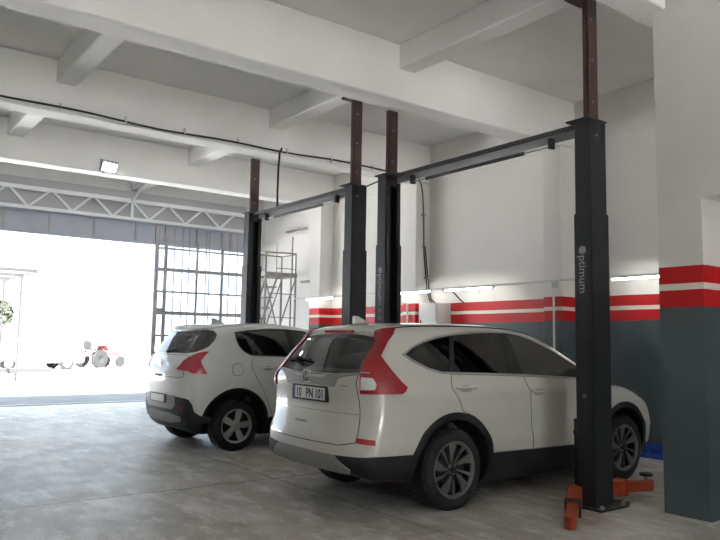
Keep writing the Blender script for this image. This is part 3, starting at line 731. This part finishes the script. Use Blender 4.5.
def add_wheels(car, style, R, rim, w, y, wb, turn=0.):
    ms = wheel_mesh(style, R, rim, w)
    for m in ms: m.polygons.foreach_set('use_smooth', [True]*len(m.polygons)); m.set_sharp_from_angle(angle=.6)
    for x in (0, wb):
        for s in (-1, 1):
            o = link('wheel', ms[0], 'twotone' if style == 'twist' else 'alloy', car, loc=(x, s*y, R)); o.rotation_euler = (0, turn*s, 0 if s < 0 else PI)
            for m, nm, mt in ((ms[1], 'tyre', 'rubber'), (ms[2], 'rim_barrel', 'darkalloy'), (ms[3], 'hub_cap', 'darkalloy' if style == 'twist' else 'satin')): link(nm, m, mt, o)
def handle(door, S, x0, x1, z, mat):
    pts, hit = S.cast([(x0, -1.3, z), ((x0+x1)/2, -1.3, z), (x1, -1.3, z)], (0, 1, 0)); a, b, c = (Vector(p) for p in pts); d = Vector((0, -.028, 0))
    for s in (1, -1):
        if s < 0: a, b, c, d = (Vector((v.x, -v.y, v.z)) for v in (a, b, c, d))
        h = MB().tube([a-d*.2, a+d*.8, a*.7+b*.3+d*1.1, b+d*1.2, c*.7+b*.3+d*1.1, c+d*.8, c-d*.2], .0125, 10).build('door_handle', mat, door[0 if s > 0 else 1], smooth=True)
    both_c = [((x0+x1)/2+.075*math.cos(t)-.01, z-.012+.032*math.sin(t)) for t in np.linspace(0, 2*PI, 22)[:-1]]
    for i, m in enumerate((False, True)): link('handle_cup', patch(S, 90, both_c, .0075, .004, res=.03, mirror=m), 'satin', door[i], smooth=True)
def seat(car, x, y, w, n):
    m = MB().box(x, x+.5, y-w/2, y+w/2, .62, .80).build('seat', 'cabin', car, .05)
    MB().prism([(x-.02, .78), (x+.12, .78), (x-.10, 1.36), (x-.20, 1.36)], y-w/2, y+w/2, 'y').build('seat_back', 'cabin', m, .04)
    for k in range(n):
        yy = y+(k-(n-1)/2)*w/n; MB().prism([(x-.24, 1.38), (x-.13, 1.38), (x-.15, 1.55), (x-.22, 1.55)], yy-.13, yy+.13, 'y').build('headrest', 'cabin', m, .03)
def lamp_front(S, car, outline):
    both('headlamp', S, 90, outline, 'clearlens', car, .006, .02)

# ---------------------------------------------------------------- white SUV with tall tail lamps
def build_suv():
    S = SUV; C = thing('car', 'white SUV with tall red tail lamps and plate 10 PN 101 parked nearest the camera', 'car', (4.64, 5.66, 0))
    R, WB, RIM = .36, 2.62, .248
    qg = [(-.445,1.373),(-.33,1.447),(-.15,1.505),(.115,1.546),(.05,1.40),(-.03,1.226),(-.13,1.233),(-.27,1.268),(-.385,1.322)]
    rg = [(.035,1.224),(.165,1.554),(.45,1.582),(.70,1.588),(.826,1.580),(.80,1.39),(.774,1.206),(.4,1.214)]
    fg = [(.925,1.573),(1.1,1.562),(1.26,1.522),(1.4,1.472),(1.54,1.412),(1.65,1.356),(1.85,1.25),(1.96,1.155),(1.52,1.170),(.965,1.196)]
    dlo = [(-.521,1.384),(-.394,1.449),(-.244,1.504),(-.049,1.548),(.143,1.575),(.472,1.603),(.724,1.612),(.94,1.61),(1.111,1.588),(1.262,1.544),(1.399,1.494),(1.539,1.433),(1.652,1.376),(1.87,1.268),(2.02,1.13),
           (1.519,1.147),(.971,1.176),(.479,1.193),(-.121,1.211),(-.264,1.247),(-.42,1.318)]
    bk = [(.645,1.222),(.36,1.206),(0,1.202),(-.36,1.206),(-.645,1.222),(-.64,1.246),(-.607,1.40),(-.58,1.530),(-.3,1.553),(0,1.558),(.3,1.553),(.58,1.530),(.607,1.40),(.64,1.246)]
    ws = [(-.66,1.16),(0,1.14),(.66,1.16),(.56,1.52),(0,1.56),(-.56,1.52)]
    cab = grid_shell(S, 1.1, -.3, 1.3, (40, 16, 12), ((-.95,2.1),(-.9,.9),(.8,1.7)), -.055, zmin=.82, xlo=-.86, xhi=2.05)
    cut = [(cab, 'cabin')]
    for x in (0, WB):
        for s in (-1, 1):
            cut.append((MB().lathe([(.46, .52*s), (.46, 1.1*s)], 'y', 48, (x, 0, .355)).mesh('cut'), 'black'))
    for g in (qg, rg, fg): cut.append((side_prism(offset(g, .006)), 'cabin'))
    cut.append((MB().prism([(.602,1.2511),(-.5983,1.2511),(-.565,1.40),(-.535,1.4911),(.5387,1.4911),(.568,1.40)], -1.4, -.313, 'x').mesh('cut'), 'cabin')); cut.append((MB().prism([(a+.0013, b+.0007) for a, b in offset(ws, -.02) if abs(a) > .01], 1.217, 2.913, 'x').mesh('cut'), 'cabin'))
    sh = grid_shell(S, .78, -.55, 2.9, (140, 44, 34), ((-1.1,3.6),(-.95,.95),(.15,1.75)))
    link('body', carve(sh, 'carwhite', cut, .385), 'carwhite', C)
    # glazing and its surround
    both('window_frame', S, 90, offset(dlo, -.012), 'black', C, .004, .012, holes=[qg, rg, fg], res=.06)
    both('window_trim', S, 90, dlo, 'satin', C, .007, .012, holes=[offset(dlo, -.017)], res=.06)
    for g, gm in ((qg, 'privacy'), (rg, 'privacy'), (fg, 'clearglass')): both('side_window', S, 90, offset(g, .004), gm, C, .001, .004)
    rw = pp('rear_window', S, 0, flip(bk), 'rearpane', C, .005, .005)
    ps, _ = S.cast([(-2,.56,1.29),(-2,.35,1.315),(-2,.09,1.297),(-2,.33,1.275)], (1,0,0)); n = Vector((-.02,0,.012)); q = [Vector(p)+n for p in ps]
    MB().tube([q[0], q[1], q[2]], .011, 8).build('wiper', 'black', rw, smooth=True); MB().tube([q[1]+n*.4, q[3]+n*.4, q[3]+Vector((0,-.1,-.02))], .018, 8).build('wiper_arm', 'black', rw, smooth=True)
    link('windscreen', patch(S, 180, [(u, z) for u, z in ws], .003, .005), 'clearglass', C, smooth=True)
    MB().tube([Vector(p)+Vector((0,-.004,.003)) for p in S.cast([(x, -1.0, 1.72+.0) for x in ()] or [(x, -.60-.02*0, 2.2) for x in np.arange(-.5, 1.45, .08)], (0,0,-1))[0]], .006, 6).build('roof_moulding', 'black', C)
    MB().tube([Vector(p)+Vector((0,.004,.003)) for p in S.cast([(x, .60, 2.2) for x in np.arange(-.5, 1.45, .08)], (0,0,-1))[0]], .006, 6).build('roof_moulding', 'black', C)
    # doors
    rd = [(-.016,1.203),(-.042,1.086),(.053,.968),(.09,.878)]+arc(0, .355, .522, 74, 12, 12)+[(.52,.478),(1.062,.470),(1.022,.651),(1.010,1.0),(.962,1.109),(.955,1.172),(.479,1.189)]
    fd = [(.969,1.172),(.976,1.109),(1.024,1.0),(1.036,.651),(1.076,.470),(2.06,.47),(2.10,.75),(2.07,1.0),(2.0,1.118),(1.519,1.143)]
    doors = []
    for nm, o in (('rear_door', rd), ('front_door', fd)):
        both('door_gap', S, 90, offset(o, .003), 'black', C, .0015, .006); d = both(nm, S, 90, offset(o, -.0015), 'carwhite', C, .0055, .012, res=.045); doors.append(d)
    handle(doors[0], S, .02, .25, 1.086, 'carwhite'); handle(doors[1], S, 1.03, 1.27, 1.028, 'carwhite')
    # tailgate with its cut-lines
    tg = [(.645,1.21),(.683,.893),(.695,.64),(.52,.604),(0,.600),(-.52,.604),(-.695,.64),(-.683,.893),(-.645,1.21),(-.36,1.192),(0,1.188),(.36,1.192)]
    pp('tailgate_gap', S, 0, offset(tg, .006), 'black', C, .0015, .006); gate = pp('tailgate', S, 0, offset(tg, -.002), 'carwhite', C, .0055, .012, res=.045)
    pp('tailgate_crease', S, 0, [(.68,.872),(-.68,.872),(-.68,.862),(.68,.862)], 'satin', gate, .0065, .004)
    gn = [(-.645,1.214),(-.36,1.197),(-.2,1.163),(-.06,1.166),(.06,1.166),(.2,1.163),(.36,1.197),(.645,1.214),(.655,1.198),(.527,1.186),(.43,1.155),(.39,1.09),(.34,1.088),(.30,1.10),(-.30,1.10),(-.34,1.088),(-.39,1.09),(-.43,1.155),(-.527,1.186),(-.655,1.198)]
    pp('garnish', S, 0, gn, 'skid', gate, .018, .02)
    # rounded-square badge holding a wide letter
    xe = S.cast([(-2, 0, 1.165)], (1,0,0))[0][0][0]-.020
    rsq = lambda a, b, k: [(1.15*a*(1-k*abs(math.sin(2*t))**2)*abs(math.cos(t))**.45*(1 if math.cos(t) > 0 else -1), 1.168+1.15*b*(1-k*abs(math.sin(2*t))**2)*abs(math.sin(t))**.45*(1 if math.sin(t) > 0 else -1)) for t in np.linspace(0, 2*PI, 40)[:-1]]
    em = MB(); A, B = rsq(.064, .052, .02), rsq(.053, .042, .02); n = len(A)
    em.add([(xe, y, z) for y, z in A]+[(xe, y, z) for y, z in B]+[(xe-.012, y, z) for y, z in A]+[(xe-.012, y, z) for y, z in B],
           [(i, (i+1) % n, n+(i+1) % n, n+i) for i in range(n)]+[(2*n+i, 3*n+i, 3*n+(i+1) % n, 2*n+(i+1) % n) for i in range(n)]+[(i, 2*n+i, 2*n+(i+1) % n, (i+1) % n) for i in range(n)]+[(n+i, n+(i+1) % n, 3*n+(i+1) % n, 3*n+i) for i in range(n)])
    for s in (-1, 1): em.bar((xe-.006, s*.026, 1.126), (xe-.006, s*.042, 1.212), .013, .012, (1,0,0))
    em.bar((xe-.006, -.026, 1.163), (xe-.006, .026, 1.163), .012, .013, (1,0,0)); em.build('emblem', 'chrome', gate)
    pp('badge', S, 0, [(.47,1.112),(.555,1.112),(.555,1.098),(.47,1.098)], 'satin', gate, .009, .006)
    # number plate
    xp = S.cast([(-2, 0, 1.02)], (1,0,0))[0][0][0]-.024
    fr = box(xp, xp+.035, -.295, .285, .945, 1.085).build('plate_frame', 'black', gate, .006)
    pl = box(xp-.004, xp, -.272, .262, .962, 1.069).build('number_plate', 'plate', fr)
    box(xp-.0055, xp-.003, .222, .261, .963, 1.068).build('plate_strip', 'euro', pl)
    for t, y in (('10', .205), ('PN', .035), ('101', -.115)): glyphs('plate_lettering', t, .118, 'platefont', pl, frame4((xp-.0055, y, .974), (0,-1,0), (0,0,1)), .0008, sx=.82, bold=.003)
    hd = pp('tailgate_handle', S, 0, [(-.21,.764),(.0,.764),(.0,.742),(-.21,.742)], 'skid', gate, .008, .006)
    # tail lamps
    tl = [(-.655,-.545,1.578),(-.60,-.60,1.60),(-.472,-.618,1.612),(-.53,-.655,1.555),(-.617,-.69,1.49),(-.728,-.733,1.363),(-.665,-.79,1.25),(-.60,-.85,1.15),(-.553,-.878,1.10),(-.57,-.88,1.07),(-.612,-.881,1.047),(-.916,-.703,1.050),(-.905,-.68,1.18),(-.85,-.628,1.283),(-.788,-.612,1.359),(-.677,-.590,1.48)]
    for m in (False, True):
        la = pp('tail_lamp', S, 50, tl, 'redlens', C, .016, .03, mirror=m, res=.035)
        pp('reverse_lamp', S, 50, [(-.904,-.698,1.178),(-.855,-.788,1.173),(-.845,-.822,1.13),(-.855,-.822,1.085),(-.916,-.712,1.081)], 'clearlens', la, .0185, .012, mirror=m, res=.03)
        pp('lamp_mark', S, 50, [(-.878,-.655,1.222),(-.85,-.745,1.219),(-.85,-.745,1.211),(-.878,-.655,1.213)], 'decal', la, .0185, .01, mirror=m)
        pp('reflector', S, 50, [(-.948,-.695,.679),(-.859,-.84,.669),(-.861,-.843,.625),(-.958,-.71,.635)], 'redlens', C, .008, .012, mirror=m)
    pp('brake_lamp', S, 0, [(.25,1.586),(.0,1.590),(-.25,1.586),(-.21,1.566),(0,1.563),(.21,1.566)], 'redlens', C, .012, .02)
    # dark lower cladding, silver skid panel
    both('sill_cladding', S, 90, [(.50,.472),(1.04,.464),(1.5,.460),(2.12,.460),(2.12,.215),(.44,.215)], 'black', C, .012, .03)
    for x in (0, WB):
        o = arc(x, .355, .515, 196 if x else 188, -16 if x == 0 else -6, 30)+arc(x, .355, .452, -16 if x == 0 else -6, 196 if x else 188, 30)
        both('arch_cladding', S, 90, o, 'black', C, .012, .035, res=.03)
    for m in (False, True):
        pp('bumper_cladding', S, 35, [(-.48,-.885,.530),(-.70,-.875,.533),(-.857,-.84,.535),(-.955,-.70,.522),(-.991,-.59,.517),(-1.012,-.441,.512),(-.99,-.52,.46),(-.969,-.64,.40),(-.94,-.69,.37),(-.86,-.80,.35),(-.70,-.86,.345),(-.48,-.86,.355)], 'black', C, .010, .03, mirror=m, res=.04)
    pp('skid_panel', S, 0, [(.47,.513),(0,.517),(-.47,.513),(-.55,.46),(-.645,.412),(-.60,.375),(-.3,.365),(.3,.365),(.60,.375),(.645,.412),(.55,.46)], 'skid', C, .020, .03)
    pp('front_grille', S, 180, [(-.6,.82),(.6,.82),(.5,.66),(-.5,.66)], 'black', C, .006, .02); pp('front_intake', S, 180, [(-.7,.5),(.7,.5),(.6,.3),(-.6,.3)], 'black', C, .006, .02)
    lamp_front(S, C, [(2.72,1.03),(2.95,1.01),(3.16,.94),(3.27,.86),(3.1,.87),(2.9,.92)])
    for s in (-1, 1):
        mi = MB().prism([(1.78,1.13),(1.92,1.13),(1.95,1.24),(1.90,1.31),(1.78,1.31)], s*.90, s*1.09, 'y').build('mirror', 'carwhite', C, .03)
        MB().bar((1.86, s*.84, 1.16), (1.86, s*.93, 1.17), .06, .04).build('mirror_arm', 'black', mi)
    MB().prism([(-.50,1.655),(-.28,1.665),(-.44,1.735),(-.50,1.74)], -.018, .018, 'y').build('antenna_fin', 'carwhite', C, .012)
    for y in (-.38, .38): seat(C, 1.15, y, .52, 1)
    seat(C, .25, 0, 1.2, 3); MB().lathe([(.17,0),(.185,.012),(.17,.024),(.155,.012),(.17,0)], 'x', 24, (1.72, .38, 1.12)).build('steering_wheel', 'black', C)
    add_wheels(C, 'twist', R, RIM, .245, .893, WB, .25)
    return C

# ---------------------------------------------------------------- pearl white crossover by the gateway
def build_crossover():
    S = XOVER; C = thing('car', 'white crossover with rose red arrow shaped tail lamps parked behind the nearest car', 'car', (4.55, 9.72, 0))
    R, WB, RIM = .332, 2.613, .222
    win = [(.026,1.585),(.025,1.478),(.051,1.388),(.111,1.317),(.206,1.269),(.695,1.252),(1.4,1.222),(1.95,1.19),(1.86,1.29),(1.6,1.45),(1.35,1.56),(1.146,1.622),(.9,1.640),(.604,1.640),(.3,1.622)]
    g1 = offset([(.045,1.572),(.042,1.478),(.066,1.392),(.122,1.326),(.212,1.282),(.695,1.266),(.86,1.262),(.83,1.625),(.604,1.626),(.3,1.608)], -.004)
    g2 = offset([(.95,1.258),(1.4,1.236),(1.92,1.203),(1.84,1.285),(1.59,1.438),(1.345,1.547),(1.14,1.607),(.92,1.624)], -.004)
    ws = [(-.64,1.18),(0,1.16),(.64,1.18),(.54,1.54),(0,1.58),(-.54,1.54)]
    half = [(-.637,0,1.287),(-.622,-.318,1.289),(-.594,-.52,1.287),(-.528,-.693,1.311),(-.453,-.746,1.346),(-.376,-.763,1.384),(-.282,-.741,1.474),(-.24,-.708,1.549),(-.262,-.657,1.594),(-.315,-.58,1.606),(-.362,-.423,1.604),(-.405,-.188,1.593),(-.412,0,1.588)]
    cab = grid_shell(S, 1.1, -.1, 1.3, (40, 16, 12), ((-.7,2.1),(-.9,.9),(.8,1.7)), -.055, zmin=.84, xlo=-.60, xhi=2.05)
    cut = [(cab, 'cabin')]
    for x in (0, WB):
        for s in (-1, 1): cut.append((MB().lathe([(.47, .52*s), (.47, 1.1*s)], 'y', 48, (x, 0, .345)).mesh('cut'), 'black'))
    for g in (g1, g2): cut.append((side_prism(offset(g, .006)), 'cabin'))
    cut.append((MB().prism([(.50,1.3411),(.56,1.381),(.57,1.42),(.55,1.49),(.50,1.5311),(-.497,1.5311),(-.547,1.49),(-.567,1.42),(-.557,1.381),(-.497,1.3411)], -1.2, -.153, 'x').mesh('cut'), 'cabin')); cut.append((MB().prism([(a+.0013, b+.0007) for a, b in offset(ws, -.02) if abs(a) > .01], 1.217, 2.913, 'x').mesh('cut'), 'cabin'))
    sh = grid_shell(S, .78, -.3, 2.9, (136, 44, 34), ((-.85,3.6),(-.95,.95),(.15,1.8)))
    link('body', carve(sh, 'carpearl', cut, .40), 'carpearl', C)
    both('window_frame', S, 90, win, 'black', C, .004, .012, holes=[g1, g2], res=.06)
    for g, gm in ((g1, 'clearglass'), (g2, 'clearglass')): both('side_window', S, 90, offset(g, .004), gm, C, .001, .004)
    bm = bmesh.new()
    for m_ in (False, True): bm.from_mesh(patch(S, 38, to2(half, 38), .004, .005, res=.04, mirror=m_))
    bmesh.ops.remove_doubles(bm, verts=bm.verts, dist=.004); me = bpy.data.meshes.new('rear_window'); bm.to_mesh(me); bm.free()
    rw = link('rear_window', me, 'rearpane', C, smooth=True)
    ps, _ = S.cast([(-2,0,1.30),(-2,-.25,1.33),(-2,-.05,1.29)], (1,0,0)); q = [Vector(p)+Vector((-.02,0,.01)) for p in ps]
    MB().tube([q[0], q[1]], .012, 8).build('wiper', 'black', rw, smooth=True); MB().tube([q[2], q[0]], .02, 8).build('wiper_arm', 'black', rw, smooth=True)
    link('windscreen', patch(S, 180, ws, .003, .005), 'clearglass', C, smooth=True)
    pp('spoiler', S, 0, [(.62,1.640),(.3,1.655),(0,1.66),(-.3,1.655),(-.62,1.640),(-.60,1.612),(-.42,1.612),(0,1.605),(.42,1.612),(.60,1.612)], 'carpearl', C, .035, .04)
    rd = [(.24,1.253),(.207,1.182),(.205,1.101),(.28,.965),(.401,.772),(.484,.592),(.56,.43),(.92,.43),(.93,.8),(.95,1.1),(.93,1.24)]
    fd = [(.945,1.24),(.965,1.1),(.945,.8),(.935,.43),(2.0,.43),(2.1,.75),(2.08,1.02),(1.97,1.18),(1.4,1.212)]
    doors = []
    for nm, o in (('rear_door', rd), ('front_door', fd)):
        both('door_gap', S, 90, offset(o, .003), 'black', C, .0015, .006); doors.append(both(nm, S, 90, offset(o, -.0015), 'carpearl', C, .0055, .012, res=.045))
    handle(doors[0], S, .345, .576, 1.106, 'carpearl'); handle(doors[1], S, 1.05, 1.28, 1.09, 'carpearl')
    fc = [(-.006+.082*math.cos(t), 1.081+.082*math.sin(t)) for t in np.linspace(0, 2*PI, 28)[:-1]]
    link('fuel_gap', patch(S, 90, offset(fc, .004), .0015, .005, res=.04), 'black', C, smooth=True); link('fuel_flap', patch(S, 90, offset(fc, -.002), .005, .01, res=.04), 'carpearl', C, smooth=True)
    tg = [(.60,1.262),(.3,1.262),(0,1.262),(-.3,1.262),(-.60,1.262),(-.66,1.10),(-.66,.99),(-.6,.975),(0,.97),(.6,.975),(.66,.99),(.66,1.10)]
    pp('tailgate_gap', S, 0, offset(tg, .005), 'black', C, .0015, .006); gate = pp('tailgate', S, 0, offset(tg, -.002), 'carpearl', C, .0055, .012, res=.045)
    pp('tailgate_handle', S, 0, [(-.12,1.0),(.12,1.0),(.12,.972),(-.12,.972)], 'black', gate, .012, .01)
    xe = S.cast([(-2, 0, 1.125)], (1,0,0))[0][0][0]
    lion = [(-.035,-.055),(-.01,-.06),(.0,-.03),(.012,-.06),(.035,-.055),(.02,-.02),(.03,.0),(.055,-.005),(.05,.012),(.025,.02),(.045,.04),(.035,.052),(.01,.035),(.005,.065),(-.02,.072),(-.035,.055),(-.02,.045),(-.03,.02),(-.022,-.01)]
    MB().prism([(y, 1.125+z) for y, z in lion], xe-.016, xe-.002, 'x').build('emblem', 'chrome', gate)
    tl = [(-.708,-.502,1.074),(-.675,-.55,1.13),(-.643,-.578,1.189),(-.60,-.64,1.236),(-.563,-.691,1.264),(-.52,-.73,1.292),(-.473,-.761,1.306),(-.42,-.785,1.316),(-.385,-.797,1.317),(-.415,-.80,1.292),(-.448,-.804,1.261),(-.485,-.81,1.22),(-.505,-.811,1.19),(-.495,-.83,1.15),(-.473,-.842,1.105),(-.45,-.852,1.06),(-.431,-.86,1.03),(-.561,-.826,1.03),(-.614,-.787,1.033),(-.648,-.728,1.063)]
    for m in (False, True): pp('tail_lamp', S, 50, tl, 'pinklens', C, .014, .03, mirror=m, res=.03)
    bp = [(-.785,0,.736),(-.785,-.15,.736),(-.772,-.354,.725),(-.736,-.584,.714),(-.69,-.73,.702),(-.655,-.775,.688),(-.62,-.806,.627),(-.589,-.817,.537),(-.5,-.833,.486),(-.352,-.851,.451),(-.342,-.836,.385),(-.5,-.80,.385),(-.66,-.70,.395),(-.733,-.472,.405),(-.76,-.144,.41),(-.76,0,.41)]
    o2 = to2(bp, 30)
    for m in (False, True):
        b = pp('bumper_cladding', S, 30, bp, 'black', C, .010, .03, mirror=m, res=.04)
        pp('reflector', S, 30, [(-.736,-.594,.628),(-.685,-.739,.605),(-.69,-.735,.575),(-.74,-.58,.598)], 'redlens', C, .014, .01, mirror=m)
    pp('number_panel', S, 0, [(-.50,.725),(.50,.725),(.50,.60),(.42,.545),(-.42,.545),(-.50,.60)], 'skid', C, .014, .01)
    xp = S.cast([(-2, 0, .68)], (1,0,0))[0][0][0]-.026
    fr = box(xp, xp+.03, -.27, .27, .62, .735).build('plate_frame', 'black', C, .005); pl = box(xp-.004, xp, -.255, .255, .632, .725).build('number_plate', 'plate', fr); box(xp-.0055, xp-.003, .215, .254, .633, .724).build('plate_strip', 'euro', pl)
    pp('skid_panel', S, 0, [(.60,.46),(.35,.50),(0,.505),(-.35,.50),(-.60,.46),(-.60,.40),(-.3,.36),(.3,.36),(.60,.40)], 'skid', C, .016, .02)
    both('sill_cladding', S, 90, [(.50,.43),(2.14,.43),(2.14,.27),(.46,.27)], 'black', C, .010, .03)
    for x in (0, WB):
        o = arc(x, .345, .492, 190, -10, 30)+arc(x, .345, .46, -10, 190, 30); both('arch_cladding', S, 90, o, 'black', C, .008, .035, res=.03)
    pp('front_grille', S, 180, [(-.6,.8),(.6,.8),(.45,.4),(-.45,.4)], 'black', C, .006, .02); lamp_front(S, C, [(2.7,1.03),(2.95,1.0),(3.2,.90),(3.28,.80),(3.0,.86)])
    for s in (-1, 1):
        mi = MB().prism([(1.75,1.17),(1.90,1.17),(1.93,1.28),(1.88,1.36),(1.75,1.36)], s*.91, s*1.10, 'y').build('mirror', 'carpearl', C, .03); MB().bar((1.83, s*.85, 1.2), (1.83, s*.94, 1.21), .06, .04).build('mirror_arm', 'black', mi)
    MB().prism([(.0,1.695),(.24,1.712),(.06,1.79),(.0,1.795)], -.018, .018, 'y').build('antenna_fin', 'carpearl', C, .012)
    for y in (-.38, .38): seat(C, 1.15, y, .52, 1)
    seat(C, .3, 0, 1.2, 3); MB().lathe([(.17,0),(.185,.012),(.17,.024),(.155,.012),(.17,0)], 'x', 24, (1.72, .38, 1.14)).build('steering_wheel', 'black', C)
    add_wheels(C, 'five', R, RIM, .235, .893, WB, .1)
    return C
build_suv(); build_crossover()
SKY, SUN_E, EXPO = 2.0, 42.0, 0.78
# ------------------------------------------------------------------ light and camera
def look(o, d): o.rotation_euler = Vector(d).to_track_quat('-Z', 'Y').to_euler()
w = bpy.data.worlds.new('sky'); scn.world = w; w.use_nodes = True
bg = w.node_tree.nodes['Background']; bg.inputs[0].default_value = (.72, .86, 1.0, 1); bg.inputs[1].default_value = SKY
sl = bpy.data.lights.new('sun', 'SUN'); sl.energy = SUN_E; sl.angle = math.radians(.6); sl.color = (1, .99, .98)
so = bpy.data.objects.new('sun', sl); COL.objects.link(so); so.location = (0, 10, 40); look(so, (.25, .5, -1))
# daylight openings sampled as portals
for nm, loc, d, sx, sy in (('gateway_daylight', (4.3, 16.9, 1.9), (0,-1,0), 8.7, 3.8), ('front_daylight', (1.5, -8.05, 1.95), (0,1,0), 4.0, 3.9), ('side_daylight', (8.0, -8.05, 2.25), (0,1,0), 2.4, 4.5)):
    l = bpy.data.lights.new(nm, 'AREA'); l.shape = 'RECTANGLE'; l.size = sx; l.size_y = sy; l.cycles.is_portal = True
    o = bpy.data.objects.new(nm, l); COL.objects.link(o); o.location = loc; look(o, d)
cam = bpy.data.cameras.new('camera'); cam.sensor_width = 36; cam.lens = 35.95; cam.clip_end = 500
co = bpy.data.objects.new('camera', cam); COL.objects.link(co)
yaw, pit, rol = 0.930628615, 0.0976643185, 0.0164109158
fw = Vector((math.cos(yaw)*math.cos(pit), math.sin(yaw)*math.cos(pit), math.sin(pit))); r = Vector((math.sin(yaw), -math.cos(yaw), 0)); u = r.cross(fw)
r2 = r*math.cos(rol)+u*math.sin(rol); u2 = u*math.cos(rol)-r*math.sin(rol)
m = Matrix((r2, u2, -fw)).transposed().to_4x4(); m.translation = (0, 0, 1.5); co.matrix_world = m
scn.camera = co
vs = scn.view_settings; vs.view_transform = 'Standard'; vs.look = 'None'; vs.gamma = 1; vs.use_curve_mapping = False; vs.exposure = EXPO
scn.cycles.max_bounces = 10; scn.cycles.diffuse_bounces = 6; scn.cycles.transparent_max_bounces = 12
